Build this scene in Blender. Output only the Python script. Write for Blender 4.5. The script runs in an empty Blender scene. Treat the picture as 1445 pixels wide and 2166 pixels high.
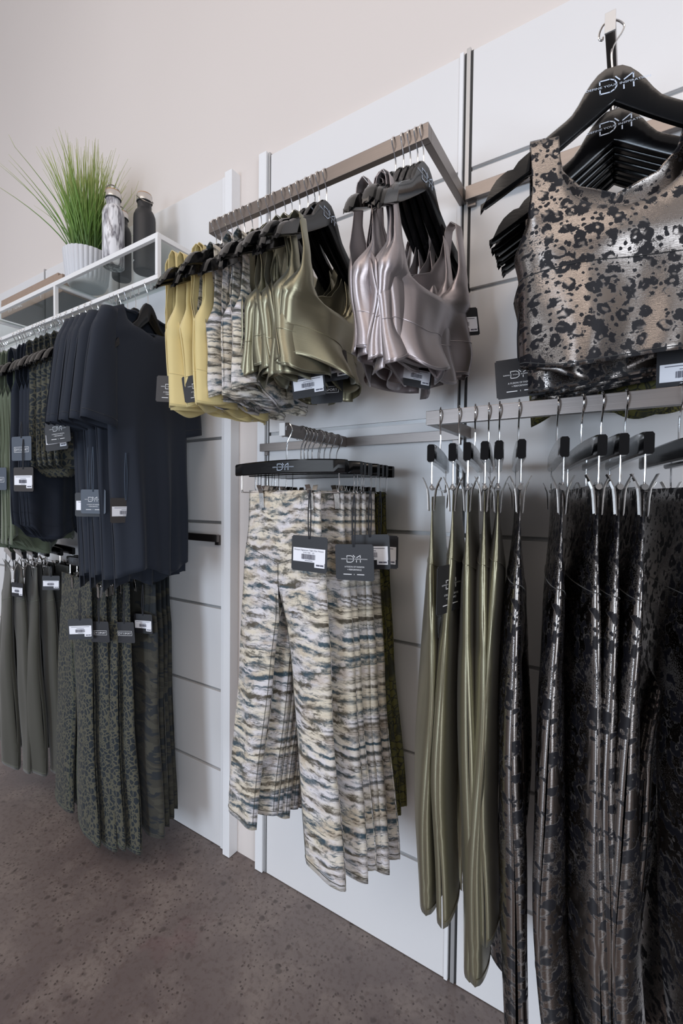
import bpy, bmesh, math, random
from mathutils import Vector, Matrix, noise

# ------------------------------------------------------------------ camera
sc = bpy.context.scene
COL = sc.collection
CAM_H = 1.27
cam = bpy.data.cameras.new('camera'); cam_o = bpy.data.objects.new('camera', cam); COL.objects.link(cam_o)
yaw = math.atan(618 / 970.); pitch = math.atan(28 / 970.); roll = 0.011
fwd = Vector((-math.sin(yaw) * math.cos(pitch), math.cos(yaw) * math.cos(pitch), -math.sin(pitch)))
rt = fwd.cross(Vector((0, 0, 1))).normalized(); up = rt.cross(fwd)
cr, sr = math.cos(roll), math.sin(roll)
camR = rt * cr + up * sr; camU = -rt * sr + up * cr
m = Matrix((camR, camU, -fwd)).transposed().to_4x4(); m.translation = Vector((0, 0, CAM_H))
cam_o.matrix_world = m
cam.sensor_fit = 'HORIZONTAL'; cam.sensor_width = 24; cam.lens = 24 * 970 / 1445.; cam.clip_start = 0.02
sc.camera = cam_o
# ------------------------------------------------------------------ light
sc.view_settings.view_transform = 'Standard'; sc.view_settings.look = 'None'
sc.view_settings.gamma = 1; sc.view_settings.exposure = -0.07
w = bpy.data.worlds.new('world'); sc.world = w; w.use_nodes = True
w.node_tree.nodes['Background'].inputs[0].default_value = (0.95, 0.885, 0.87, 1)
wt = w.node_tree; tcw = wt.nodes.new('ShaderNodeTexCoord'); spw = wt.nodes.new('ShaderNodeSeparateXYZ'); mrw = wt.nodes.new('ShaderNodeMapRange')
wt.links.new(tcw.outputs['Generated'], spw.inputs[0]); wt.links.new(spw.outputs[2], mrw.inputs[0]); mrw.interpolation_type = 'SMOOTHSTEP'
mrw.inputs[1].default_value = -.05; mrw.inputs[2].default_value = .75; mrw.inputs[3].default_value = .25; mrw.inputs[4].default_value = .72   # dim room below, bright ceiling above
wt.links.new(mrw.outputs[0], wt.nodes['Background'].inputs[1])
cmw = wt.nodes.new('ShaderNodeMix'); cmw.data_type = 'RGBA'; mr2 = wt.nodes.new('ShaderNodeMapRange'); mr2.inputs[1].default_value = -.3; mr2.inputs[2].default_value = .5
wt.links.new(spw.outputs[2], mr2.inputs[0]); wt.links.new(mr2.outputs[0], cmw.inputs[0]); cmw.inputs[6].default_value = (.70, .80, 1.0, 1); cmw.inputs[7].default_value = (1.0, .915, .875, 1)
wt.links.new(cmw.outputs[2], wt.nodes['Background'].inputs[0])

def area(name, loc, target, sx, sy, power, col):
    l = bpy.data.lights.new(name, 'AREA'); l.shape = 'RECTANGLE'; l.size = sx; l.size_y = sy
    l.energy = power; l.color = col
    o = bpy.data.objects.new(name, l); COL.objects.link(o); o.location = loc
    o.rotation_euler = (Vector(target) - Vector(loc)).to_track_quat('-Z', 'Y').to_euler(); return o
area('daylight_shopfront_glass', (2.9, -1.9, 0.95), (-0.6, 1.0, 0.8), 1.5, 1.9, 82, (0.80, 0.885, 1.0))
area('daylight_shop_door', (-1.6, -3.8, 1.0), (-0.9, 1.1, 0.6), 1.1, 2.0, 98, (0.70, 0.83, 1.0))
area('wall_fill_left', (-3.6, -2.8, 1.5), (-1.2, 1.1, 1.1), 1.2, 1.8, 22, (0.82, 0.90, 1.0))  # added cool fill from the left, brightens the middle of the wall
area('ceiling_light_strip', (-0.4, -1.5, 3.7), (-1.0, 1.1, 1.9), 3.6, 0.6, 33, (1.0, 0.87, 0.78))

# ------------------------------------------------------------------ helpers
R = random.Random(7)
def link(name, me, mat=None, parent=None, smooth=False):
    o = bpy.data.objects.new(name, me); COL.objects.link(o)
    if mat is not None and not me.materials: me.materials.append(mat)
    if parent is not None: o.parent = parent
    if smooth and len(me.polygons): me.polygons.foreach_set('use_smooth', [True] * len(me.polygons))
    return o
def to_me(name, bm, smooth=False, ang=.75):
    me = bpy.data.meshes.new(name); bm.normal_update()
    if smooth and ang:
        for e in bm.edges:
            if len(e.link_faces) == 2 and e.calc_face_angle(0) > ang: e.smooth = False
    bm.normal_update(); bm.to_mesh(me); bm.free()
    if smooth: me.polygons.foreach_set('use_smooth', [True] * len(me.polygons))
    return me
def tag(o, label=None, cat=None, group=None, kind=None):
    if label: o['label'] = label
    if cat: o['category'] = cat
    if group: o['group'] = group
    if kind: o['kind'] = kind
    return o
def empty(name, loc=(0, 0, 0), rz=0):
    o = bpy.data.objects.new(name, None); o.empty_display_size = .03; COL.objects.link(o)
    o.location = loc; o.rotation_euler = (0, 0, rz); return o
def copy_tree(o, parent=None):
    c = o.copy(); COL.objects.link(c); c.parent = parent
    for ch in list(o.children): copy_tree(ch, c)
    return c
def box(bm, x0, x1, y0, y1, z0, z1, bev=0):
    vs = [bm.verts.new((x, y, z)) for x in (x0, x1) for y in (y0, y1) for z in (z0, z1)]
    fs = [(0, 1, 3, 2), (4, 6, 7, 5), (0, 4, 5, 1), (2, 3, 7, 6), (0, 2, 6, 4), (1, 5, 7, 3)]
    faces = [bm.faces.new([vs[i] for i in f]) for f in fs]
    if bev:
        es = list({e for f in faces for e in f.edges})
        bmesh.ops.bevel(bm, geom=es, offset=bev, segments=2, affect='EDGES', profile=.7)
def boxme(name, *a, bev=0):
    bm = bmesh.new(); box(bm, *a, bev=bev); return to_me(name, bm)
def crom(pts, k=6):
    pts = [Vector(p) for p in pts]; out = []
    for i in range(len(pts) - 1):
        p0 = pts[max(i - 1, 0)]; p1 = pts[i]; p2 = pts[i + 1]; p3 = pts[min(i + 2, len(pts) - 1)]
        for j in range(k):
            t = j / k
            out.append(.5 * ((2 * p1) + (-p0 + p2) * t + (2 * p0 - 5 * p1 + 4 * p2 - p3) * t * t + (-p0 + 3 * p1 - 3 * p2 + p3) * t ** 3))
    out.append(pts[-1]); return out
def tube(bm, pts, r, n=8, cap=True, radii=None):
    pts = [Vector(p) for p in pts]; rings = []
    t = (pts[1] - pts[0]).normalized()
    a = t.orthogonal().normalized()
    for i, p in enumerate(pts):
        if i == 0: tt = pts[1] - pts[0]
        elif i == len(pts) - 1: tt = pts[-1] - pts[-2]
        else: tt = pts[i + 1] - pts[i - 1]
        tt.normalize(); a = (a - tt * a.dot(tt)).normalized(); b = tt.cross(a)
        rr = radii[i] if radii else r
        rings.append([bm.verts.new(p + a * rr * math.cos(2 * math.pi * k / n) + b * rr * math.sin(2 * math.pi * k / n)) for k in range(n)])
    for i in range(len(rings) - 1):
        for k in range(n):
            bm.faces.new((rings[i][k], rings[i][(k + 1) % n], rings[i + 1][(k + 1) % n], rings[i + 1][k]))
    if cap:
        bm.faces.new(rings[0][::-1]); bm.faces.new(rings[-1])
def lathe(bm, prof, n=40, cx=0, cy=0, fn=None):
    rings = []
    for (r, z) in prof:
        rings.append([bm.verts.new((cx + (r * (fn(k / n, z) if fn else 1)) * math.cos(2 * math.pi * k / n), cy + (r * (fn(k / n, z) if fn else 1)) * math.sin(2 * math.pi * k / n), z)) for k in range(n)])
    for i in range(len(rings) - 1):
        for k in range(n):
            bm.faces.new((rings[i][k], rings[i][(k + 1) % n], rings[i + 1][(k + 1) % n], rings[i + 1][k]))
    bm.faces.new(rings[0][::-1]); bm.faces.new(rings[-1])
def ss(a, b, x):
    t = max(0., min(1., (x - a) / (b - a))); return t * t * (3 - 2 * t)
def keys(tab, t):
    # smooth interpolation in [(t, v...), ...]
    if t <= tab[0][0]: return tab[0][1:]
    for a, b in zip(tab, tab[1:]):
        if t <= b[0]:
            k = (t - a[0]) / (b[0] - a[0]); k = k * k * (3 - 2 * k) * .5 + k * .5
            return tuple(x + (y - x) * k for x, y in zip(a[1:], b[1:]))
    return tab[-1][1:]

# ------------------------------------------------------------------ materials
class N:
    def __init__(s, name):
        s.m = bpy.data.materials.new(name); s.m.use_nodes = True; s.t = s.m.node_tree
        s.b = s.t.nodes['Principled BSDF']
    def n(s, typ, **k):
        nd = s.t.nodes.new(typ)
        for a, v in k.items():
            if isinstance(v, tuple) and a.startswith('i_'): pass
            setattr(nd, a, v)
        return nd
    def l(s, a, b): s.t.links.new(a, b)
    def put(s, sock, v):
        if hasattr(v, 'is_linked') or isinstance(v, bpy.types.NodeSocket): s.l(v, sock)
        else: sock.default_value = v
    def math(s, op, a, b=0., c=None, clamp=False):
        nd = s.n('ShaderNodeMath', operation=op); nd.use_clamp = clamp
        s.put(nd.inputs[0], a); s.put(nd.inputs[1], b)
        if c is not None: s.put(nd.inputs[2], c)
        return nd.outputs[0]
    def mix(s, f, a, b):
        nd = s.n('ShaderNodeMix', data_type='RGBA'); s.put(nd.inputs[0], f)
        s.put(nd.inputs[6], a if not isinstance(a, tuple) else (*a, 1) if len(a) == 3 else a)
        s.put(nd.inputs[7], b if not isinstance(b, tuple) else (*b, 1) if len(b) == 3 else b)
        return nd.outputs[2]
    def step(s, v, a, b):
        nd = s.n('ShaderNodeMapRange'); nd.interpolation_type = 'SMOOTHSTEP'; s.put(nd.inputs[0], v)
        nd.inputs[1].default_value = a; nd.inputs[2].default_value = b; return nd.outputs[0]
    def uv(s, sx=1, sy=1, off=(0, 0, 0)):
        tc = s.n('ShaderNodeTexCoord'); mp = s.n('ShaderNodeMapping'); mp.inputs[3].default_value = (sx, sy, 1); mp.inputs[1].default_value = off
        s.l(tc.outputs['UV'], mp.inputs[0]); return mp.outputs[0]
    def obj(s, sx=1, sy=1, sz=1):
        tc = s.n('ShaderNodeTexCoord'); mp = s.n('ShaderNodeMapping'); mp.inputs[3].default_value = (sx, sy, sz)
        s.l(tc.outputs['Object'], mp.inputs[0]); return mp.outputs[0]
    def noise(s, vec, scale, detail=2, rough=.5, dist=0, col=False):
        nd = s.n('ShaderNodeTexNoise'); s.l(vec, nd.inputs['Vector']); nd.inputs['Scale'].default_value = scale
        nd.inputs['Detail'].default_value = detail; nd.inputs['Roughness'].default_value = rough; nd.inputs['Distortion'].default_value = dist
        return nd.outputs[1 if col else 0]
    def vor(s, vec, scale, feature='F1', out='Distance', rnd=1):
        nd = s.n('ShaderNodeTexVoronoi', feature=feature); s.l(vec, nd.inputs['Vector']); nd.inputs['Scale'].default_value = scale
        nd.inputs['Randomness'].default_value = rnd; return nd.outputs[out]
    def warp(s, vec, scale, amt, detail=2):
        c = s.noise(vec, scale, detail, col=True)
        a = s.n('ShaderNodeVectorMath', operation='SUBTRACT'); s.l(c, a.inputs[0]); a.inputs[1].default_value = (.5, .5, .5)
        b = s.n('ShaderNodeVectorMath', operation='SCALE'); s.l(a.outputs[0], b.inputs[0]); b.inputs[3].default_value = amt
        d = s.n('ShaderNodeVectorMath', operation='ADD'); s.l(vec, d.inputs[0]); s.l(b.outputs[0], d.inputs[1]); return d.outputs[0]
    def bump(s, h, strength=.3, dist=.002):
        nd = s.n('ShaderNodeBump'); nd.inputs['Strength'].default_value = strength; nd.inputs['Distance'].default_value = dist
        s.l(h, nd.inputs['Height']); s.l(nd.outputs[0], s.b.inputs['Normal'])
    def vstreak(s, k):   # woven grain spreads the gloss along the length of the cloth
        tg = s.n('ShaderNodeTangent', direction_type='UV_MAP'); s.l(tg.outputs[0], s.b.inputs['Tangent']); s.b.inputs['Anisotropic'].default_value = k; s.b.inputs['Anisotropic Rotation'].default_value = .25
    def set(s, col=None, rough=None, metal=None, **k):
        if col is not None: s.put(s.b.inputs['Base Color'], (*col, 1) if isinstance(col, tuple) and len(col) == 3 else col)
        if rough is not None: s.put(s.b.inputs['Roughness'], rough)
        if metal is not None: s.put(s.b.inputs['Metallic'], metal)
        for a, v in k.items(): s.put(s.b.inputs[a.replace('_', ' ')], v)
        return s.m
def simple(name, col, rough=.5, metal=0., **k): return N(name).set(col, rough, metal, **k)

M = {}
def plaster():
    n = N('painted_plaster'); v = n.obj(); a = n.noise(v, 90, 3); b = n.noise(v, 1.2, 2)
    n.bump(a, .12, .002); return n.set(n.mix(b, (.66, .60, .565), (.72, .66, .62)), .85, 0)
M['plaster'] = plaster()
def panelm():
    n = N('white_laminate'); v = n.obj(); b = n.noise(v, 2.0, 3); return n.set(n.mix(b, (.70, .69, .69), (.77, .76, .76)), .32, 0)
M['panel'] = panelm()
M['panel_trim'] = simple('white_edge_trim', (.80, .80, .81), .35)
M['alu'] = simple('groove_aluminium', (.50, .50, .50), .45, .6)
M['slot'] = simple('dark_slot', (.03, .03, .03), .6)
def brushed():
    n = N('brushed_nickel'); v = n.obj(3, 3, 260); a = n.noise(v, 3, 3); n.bump(a, .08, .001)
    return n.set(n.mix(a, (.20, .178, .165), (.27, .24, .225)), .38, 1.0)
M['nickel'] = brushed()
M['chrome'] = simple('polished_chrome', (.80, .80, .80), .10, 1.0)
def lacq():
    n = N('black_lacquered_wood'); v = n.obj(6, 60, 60); a = n.noise(v, 6, 4); n.bump(a, .04, .001)
    return n.set((.004, .004, .0045), n.math('MULTIPLY_ADD', a, .12, .08), 0, Specular_IOR_Level=.33)
M['black_wood'] = lacq()
M['clip_metal'] = simple('nickel_plated_clip', (.46, .44, .42), .22, 1.0)
M['white_metal'] = simple('white_powder_coat', (.80, .79, .78), .35)
def glass():
    n = N('clear_shelf_glass'); t = n.t
    tr = n.n('ShaderNodeBsdfTransparent'); tr.inputs[0].default_value = (.90, .93, .92, 1)
    gl = n.n('ShaderNodeBsdfGlossy'); gl.inputs[1].default_value = .03
    fr = n.n('ShaderNodeFresnel'); fr.inputs[0].default_value = 1.35
    mx = n.n('ShaderNodeMixShader'); geo = n.n('ShaderNodeNewGeometry'); n.l(n.math('MULTIPLY', fr.outputs[0], n.math('SUBTRACT', 1., geo.outputs['Backfacing'])), mx.inputs[0]); n.l(tr.outputs[0], mx.inputs[1]); n.l(gl.outputs[0], mx.inputs[2])
    n.l(mx.outputs[0], t.nodes['Material Output'].inputs[0]); return n.m
M['glass'] = glass()
def concrete():
    n = N('polished_concrete'); v = n.obj(); big = n.noise(v, 1.3, 4, .6); mid = n.noise(v, 7, 5, .65); fine = n.noise(v, 70, 3, .6)
    c = n.mix(n.step(big, .35, .65), (.185, .152, .142), (.128, .100, .098))
    c = n.mix(n.math('MULTIPLY', n.step(mid, .42, .68), .55), c, (.27, .225, .20))
    c = n.mix(n.math('MULTIPLY', n.step(fine, .48, .66), .6), c, (.12, .088, .08))
    w1 = n.warp(v, 30, .02); d = n.vor(w1, 22); sel = n.noise(v, 9, 1)
    spots = n.math('MULTIPLY', n.step(d, .24, .12), n.step(sel, .40, .52)); c = n.mix(n.math('MULTIPLY', spots, .6), c, (.05, .038, .035))
    d2 = n.vor(w1, 75); c = n.mix(n.math('MULTIPLY', n.step(d2, .30, .16), n.math('MULTIPLY', n.step(mid, .38, .55), .8)), c, (.055, .04, .036))
    l2 = n.noise(n.warp(v, 5, .1), 4, 3, .6); c = n.mix(n.math('MULTIPLY', n.step(l2, .6, .7), .3), c, (.17, .095, .10))
    n.bump(fine, .1, .001)
    return n.set(c, n.math('MULTIPLY_ADD', mid, .25, .30), 0, Specular_IOR_Level=.45)
M['concrete'] = concrete()

def knit(name, col, col2=None, rough=.85, sheen=.25):
    n = N(name); v = n.uv(); a = n.noise(v, 900, 1); b = n.noise(v, 7, 3)
    n.bump(a, .12, .0006)
    return n.set(n.mix(b, col, col2 or tuple(c * 1.15 for c in col)), rough, 0, Sheen_Weight=sheen, Sheen_Roughness=.5)
M['navy'] = knit('navy_jersey', (.0045, .008, .017), (.0065, .011, .022), .85, .04)
M['sage'] = knit('sage_jersey', (.085, .105, .065), (.11, .13, .085))
M['yellow'] = knit('pale_yellow_knit', (.60, .47, .20), (.66, .54, .25), .75, .3)
M['drab'] = knit('olive_drab_knit', (.034, .033, .024), (.046, .044, .032))
M['blackfab'] = knit('black_knit', (.008, .008, .009))
M['cream_lining'] = knit('cream_lining', (.62, .58, .50))
def satin(name, c1, c2, metal=.65, rough=.36):
    n = N(name); v = n.uv(); a = n.noise(n.uv(40, 1100), 1, 2); b = n.noise(v, 5, 2); n.bump(a, .25, .0008); n.vstreak(.75)
    return n.set(n.mix(b, c1, c2), n.math('MULTIPLY_ADD', b, .1, rough - .05), metal, Sheen_Weight=.1)
M['olive_satin'] = satin('olive_satin', (.265, .245, .165), (.31, .29, .20), .85, .34)
M['mauve_satin'] = satin('mauve_satin', (.40, .345, .345), (.45, .40, .40), .82, .36)
def leo_mask(n, v, s, edge=.05, fine=None):
    wv = n.warp(v, s * 1.3, .45 / s)
    d = n.vor(wv, s)
    nz = n.noise(v, s * 2.0, 2, .6)
    d2 = n.math('ADD', d, n.math('MULTIPLY_ADD', nz, .5, -.25))
    if fine: d2 = n.math('ADD', d2, n.math('MULTIPLY_ADD', n.noise(v, fine, 2, .7), .24, -.12))
    ring = n.math('MULTIPLY', n.step(d2, .46 + edge, .46), n.step(d2, .12 - edge, .12 + edge))
    gap = n.step(n.noise(v, s * 1.15, 1), .36, .44)
    ring = n.math('MULTIPLY', ring, gap)
    sv = n.warp(v, s * 3, .2 / s); d3 = n.vor(sv, s * 2.1)
    if fine: d3 = n.math('ADD', d3, n.math('MULTIPLY_ADD', n.noise(v, fine, 2, .7), .2, -.1))
    small = n.math('MULTIPLY', n.step(d3, .30 + edge, .30), n.step(d, .50, .60))
    return n.math('MAXIMUM', ring, small)
def foil(name, s, ground, metal=1., rough=.24):
    n = N(name); v = n.uv(); mk = leo_mask(n, v, s, .03, 500)
    crack = n.step(n.math('MULTIPLY', n.noise(v, 420, 2, .8), n.noise(v, 9, 2)), .30, .34)
    crack = n.math('MULTIPLY', crack, .8)
    mk = n.math('MAXIMUM', mk, crack)
    inv = n.math('SUBTRACT', 1., mk, clamp=True)
    a = n.noise(n.uv(90, 1000), 1, 2); b = n.noise(v, 28, 3); n.bump(n.math('ADD', a, n.math('MULTIPLY', b, 2.2)), .22, .0012)
    n.vstreak(.8)
    return n.set(n.mix(mk, ground, (.006, .006, .009)), n.math('MULTIPLY_ADD', mk, .45, rough), n.math('MULTIPLY', inv, metal))
M['foil_big'] = foil('leopard_foil_jersey', 47, (.25, .225, .208), 1., .24)
M['foil'] = foil('leopard_foil_legging', 42, (.28, .255, .238), 1., .255)
def leomatte():
    n = N('leopard_print_olive'); v = n.uv(1, .85); wv = n.warp(v, 55, .014, 3); de = n.vor(wv, 66, 'DISTANCE_TO_EDGE'); f1 = n.vor(wv, 66)
    mk = n.step(n.math('ADD', de, n.math('MULTIPLY_ADD', n.noise(v, 90, 2), .22, -.11)), .085, .125)
    mk = n.math('MULTIPLY', mk, n.math('SUBTRACT', 1., n.math('MULTIPLY', n.step(f1, .22, .16), n.step(n.noise(v, 48, 1), .46, .5))))
    return n.set(n.mix(mk, (.070, .066, .044), (.006, .011, .016)), .8, 0, Sheen_Weight=.05)
M['leo_matte'] = leomatte()
def camo():
    n = N('tiger_camo_print'); v = n.uv(5, 17); wv = n.warp(v, .8, 1.2, 3); a = n.noise(wv, 1.6, 3, .5); b = n.noise(wv, 2.7, 2, .5)
    c = n.mix(n.step(a, .49, .51), (.026, .024, .017), (.007, .010, .013)); c = n.mix(n.step(b, .55, .57), c, (.040, .037, .026))
    return n.set(c, .8, 0, Sheen_Weight=.05)
M['camo'] = camo()
def snake():
    n = N('snake_print_olive'); v = n.uv(1.3, 1); wv = n.warp(v, 30, .012); d = n.vor(wv, 60, 'DISTANCE_TO_EDGE'); b = n.noise(v, 14, 2)
    c = n.mix(n.step(d, .10, .03), (.115, .105, .022), (.020, .020, .010)); c = n.mix(n.step(b, .5, .62), c, (.03, .030, .014))
    return n.set(c, .7, 0)
M['snake'] = snake()
def tiedye(name, sy=1.):
    n = N(name); v0 = n.uv(); sep = n.n('ShaderNodeSeparateXYZ'); n.l(v0, sep.inputs[0])
    com = n.n('ShaderNodeCombineXYZ'); n.l(sep.outputs[0], com.inputs[0]); n.l(n.math('MULTIPLY_ADD', n.math('ABSOLUTE', n.math('SUBTRACT', n.math('ABSOLUTE', sep.outputs[0]), .07)), .06, sep.outputs[1]), com.inputs[1])
    v = com.outputs[0]; wv = n.warp(n.warp(v, 9, .018, 2), 90, .009, 4)
    def stretch(sx, sy_, off=0):
        mp = n.n('ShaderNodeMapping'); mp.inputs[3].default_value = (sx, sy_, 1); mp.inputs[1].default_value = (off, off, off); n.l(wv, mp.inputs[0]); return mp.outputs[0]
    st = n.noise(stretch(15, 60 * sy), 1, 6, .70, .4); st2 = n.noise(stretch(26, 130 * sy, 4), 1, 5, .66, .3)
    sp2 = n.n('ShaderNodeSeparateXYZ'); n.l(wv, sp2.inputs[0])
    band = n.math('SINE', n.math('MULTIPLY_ADD', n.noise(v, 9, 2), 13., n.math('MULTIPLY', sp2.outputs[1], 250. * sy)))
    st = n.math('ADD', n.math('MULTIPLY', st, .80), n.math('MULTIPLY_ADD', band, .065, .095))
    blot = n.noise(wv, 20, 6, .72); blot2 = n.noise(stretch(1, 1.5, 9), 15, 5, .7); hue = n.noise(stretch(1, 2.0, 3), 10, 3, .55)
    g = n.mix(n.step(hue, .38, .62), (.64, .61, .63), (.66, .59, .47))
    g = n.mix(n.math('MULTIPLY', n.step(blot2, .46, .66), .65), g, (.40, .31, .21))
    dye = n.mix(n.step(n.noise(stretch(1, 2.0, 6), 13, 3), .44, .58), (.026, .058, .080), (.066, .052, .032))
    c = n.mix(n.math('MULTIPLY', n.step(st, .455, .60), n.step(blot, .29, .50)), g, dye)
    c = n.mix(n.math('MULTIPLY', n.step(st2, .53, .65), .85), c, dye)
    c = n.mix(n.math('MULTIPLY', n.step(blot, .54, .66), .92), c, n.mix(.5, dye, (.066, .066, .044)))
    return n.set(c, .62, 0, Sheen_Weight=.15)
M['tiedye'] = tiedye('tie_dye_print'); M['tiedye_fine'] = tiedye('tie_dye_print_fine', 1.2)
M['tag_black'] = simple('black_card', (.014, .014, .017), .55); M['tag_grey'] = simple('slate_card', (.065, .08, .105), .6)
M['tag_brown'] = simple('charcoal_card', (.032, .027, .026), .6)
M['white_ink'] = simple('white_ink', (.75, .75, .76), .5); M['paper'] = simple('white_sticker_paper', (.78, .78, .82), .5)
M['grey_ink'] = simple('grey_ink', (.10, .10, .13), .6); M['logo_ink'] = simple('pale_blue_ink', (.52, .60, .72), .4)
M['string'] = simple('black_cord', (.012, .013, .018), .7); M['blue_string'] = simple('navy_cord', (.03, .045, .07), .6)

# ------------------------------------------------------------------ the setting
WALL_Y = 1.165; L_Y = 1.145; C_Y = 1.150
def struct(name, me, mat):
    o = link(name, me, mat); o['kind'] = 'structure'; return o
struct('floor', boxme('floor', -6.5, 3.5, -4.2, 2.0, -.05, 0), M['concrete'])
struct('wall_rear', boxme('wall_rear', -6.5, 3.5, WALL_Y, WALL_Y + .1, 0, 4.4), M['plaster'])
TR = [0]
def trim(me, mat):
    TR[0] += 1; return struct('trim_%d' % TR[0], me, mat)
GZ = [.285, .575, .875, 1.180, 1.480, 1.795, 2.092]
def bay(x0, x1, y, gw=.011):
    zs = [0.002] + GZ + [2.38]
    for i in range(len(zs) - 1):
        a = zs[i] + (gw / 2 if i else 0); b = zs[i + 1] - (gw / 2 if i < len(zs) - 2 else 0)
        trim(boxme('panel', x0, x1, y, WALL_Y, a, b, bev=.0012), M['panel'])
    for z in GZ:
        trim(boxme('groove', x0, x1, y + .008, WALL_Y, z - gw / 2, z + gw / 2), M['alu'])
def standard(x, y, w=.010):
    bm = bmesh.new(); box(bm, x - w, x + w, y + .004, WALL_Y, 0.002, 2.385); trim(to_me('standard', bm), M['slot'])
    bm = bmesh.new(); box(bm, x - w * .45, x + w * .45, y - .002, WALL_Y, 0.002, 2.39, bev=.001); trim(to_me('standard', bm), M['alu'])
bay(-.361, .60, C_Y); bay(-1.018, -.384, C_Y)
standard(-.3725, C_Y, .011)
trim(boxme('edge', -.394, -.3845, C_Y - .004, WALL_Y, .002, 2.385, bev=.001), M['panel_trim'])
trim(boxme('edge', -1.062, -1.030, C_Y - .010, WALL_Y, .002, 2.392, bev=.001), M['panel_trim'])
standard(-1.024, C_Y, .006)
trim(boxme('edge', -1.203, -1.170, L_Y - .020, WALL_Y, .002, 2.378, bev=.001), M['panel_trim'])
standard(-1.211, L_Y, .007)
trim(boxme('edge', -1.232, -1.219, L_Y - .004, WALL_Y, .002, 2.378, bev=.001), M['panel_trim'])
bay(-1.852, -1.233, L_Y); standard(-1.860, L_Y, .008); bay(-2.480, -1.868, L_Y); standard(-2.488, L_Y, .008); bay(-3.35, -2.496, L_Y)

# ------------------------------------------------------------------ fixtures
RY = .905   # hang rails stand 25 cm off the wall
def part(name, me, mat, parent, smooth=False): return link(name, me, mat, parent, smooth)
def shift(bmargs, o):   # box args relative to object location
    x0, x1, y0, y1, z0, z1 = bmargs; l = o.location
    return (x0 - l.x, x1 - l.x, y0 - l.y, y1 - l.y, z0 - l.z, z1 - l.z)
# centre U rail
r = empty('garment_rail', (-.70, WALL_Y, 2.02)); tag(r, 'brushed metal hanging rail projecting above the tie-dye leggings, holding yellow to mauve bra tops', 'rail')
part('front_bar', boxme('bar', *shift((-1.022, -.372, RY - .008, RY + .008, 2.008, 2.040), r), bev=.001), M['nickel'], r)
for x in (-1.014, -.380):
    part('arm', boxme('arm', *shift((x - .008, x + .008, RY + .0085, C_Y - .004, 2.008, 2.040), r), bev=.001), M['nickel'], r)
# right lower U rail
r = empty('garment_rail', (0, WALL_Y, 1.43)); tag(r, 'brushed metal hanging rail holding shiny olive and black leopard leggings at right', 'rail')
part('front_bar', boxme('bar', *shift((-.366, .45, RY - .010, RY + .006, 1.424, 1.4525), r), bev=.001), M['nickel'], r)
part('arm', boxme('arm', *shift((-.364, -.348, RY + .0065, C_Y - .004, 1.424, 1.4525), r), bev=.001), M['nickel'], r)
part('arm', boxme('arm', *shift((.43, .446, RY + .0065, C_Y - .004, 1.424, 1.4525), r), bev=.001), M['nickel'], r)
# crossbars fixed along the wall
def crossbar(x0, x1, z0, z1, y, label):
    o = empty('wall_crossbar', ((x0 + x1) / 2, y, (z0 + z1) / 2)); tag(o, label, 'crossbar')
    part('bar', boxme('bar', *shift((x0, x1, y - .022, y - .010, z0, z1), o), bev=.0008), M['nickel'], o)
    for x in (x0 + .012, x1 - .012):
        part('bracket', boxme('bracket', *shift((x - .010, x + .010, y - .0098, y - .001, z0 - .012, z1 - .002), o), bev=.0008), M['nickel'], o)
    return o
crossbar(-1.040, -.372, 1.422, 1.447, C_Y, 'dark brushed metal crossbar on the wall behind the tie-dye leggings')
crossbar(-.368, .60, 2.008, 2.040, C_Y, 'brushed metal crossbar on the wall behind the leopard foil tops at right')
crossbar(-1.850, -1.236, 1.112, 1.138, L_Y, 'dark metal crossbar on the wall panel beside the hems of the navy tees')
crossbar(-2.470, -1.872, 1.112, 1.138, L_Y, 'brushed metal crossbar behind the plain olive leggings at far left')
def faceout(x, y0, y, zt, label, w=.008, hh=.030):
    o = empty('faceout_arm', (x, y - .022, zt)); tag(o, label, 'display arm')
    part('arm', boxme('arm', -w, w, y0 - (y - .022), -.0005, -hh, 0, bev=.0012), M['nickel'], o)
    part('end_plate', boxme('plate', -w - .0006, w + .0006, y0 - .003 - (y - .022), y0 - .0002 - (y - .022), -hh - .0006, .0006, bev=.0006), M['alu'], o)
    return o
faceout(-.712, .852, C_Y, 1.449, 'short metal display arm carrying the tie-dye leggings')
faceout(-.050, .852, C_Y, 2.040, 'short metal display arm carrying the leopard foil tops, top right', .007)
faceout(-1.600, .852, L_Y, 1.139, 'short metal display arm carrying the olive leopard print leggings')
faceout(-2.205, .852, L_Y, 1.139, 'short metal display arm carrying plain olive leggings, far left')

# glass shelf unit with hang rail on the left
sh = empty('glass_shelf_unit', (-1.55, L_Y, 2.0)); tag(sh, 'white metal and glass wall shelf above the navy tees, carrying plant, box and bottles', 'shelf')
SX = (-3.10, -1.245)
def sp(name, a, mat, bev=.001): return part(name, boxme(name, *shift(a, sh), bev=bev), mat, sh)
ZT = 2.078
sp('front_frame_bar', (SX[0], SX[1], RY - .012, RY, ZT - .016, ZT), M['white_metal'])
sp('hang_rail', (SX[0], SX[1], RY - .012, RY, 1.938, 1.952), M['white_metal'])
for x in (-3.095, -2.490, -1.868, -1.251):
    sp('post', (x - .006, x + .006, RY - .0125, RY + .0005, 1.952, ZT - .016), M['white_metal'])
    sp('side_frame_bar', (x - .006, x + .006, RY + .0005, L_Y - .001, ZT - .016, ZT - .0005), M['white_metal'])
    sp('bracket', (x - .005, x + .005, RY + .0005, L_Y - .001, 1.932, 1.944), M['white_metal'])
for a, b in ((-3.088, -2.497), (-2.483, -1.875), (-1.861, -1.258)):
    sp('glass_panel', (a, b, RY + .001, L_Y - .002, ZT - .007, ZT - .001), M['glass'], 0)

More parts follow.
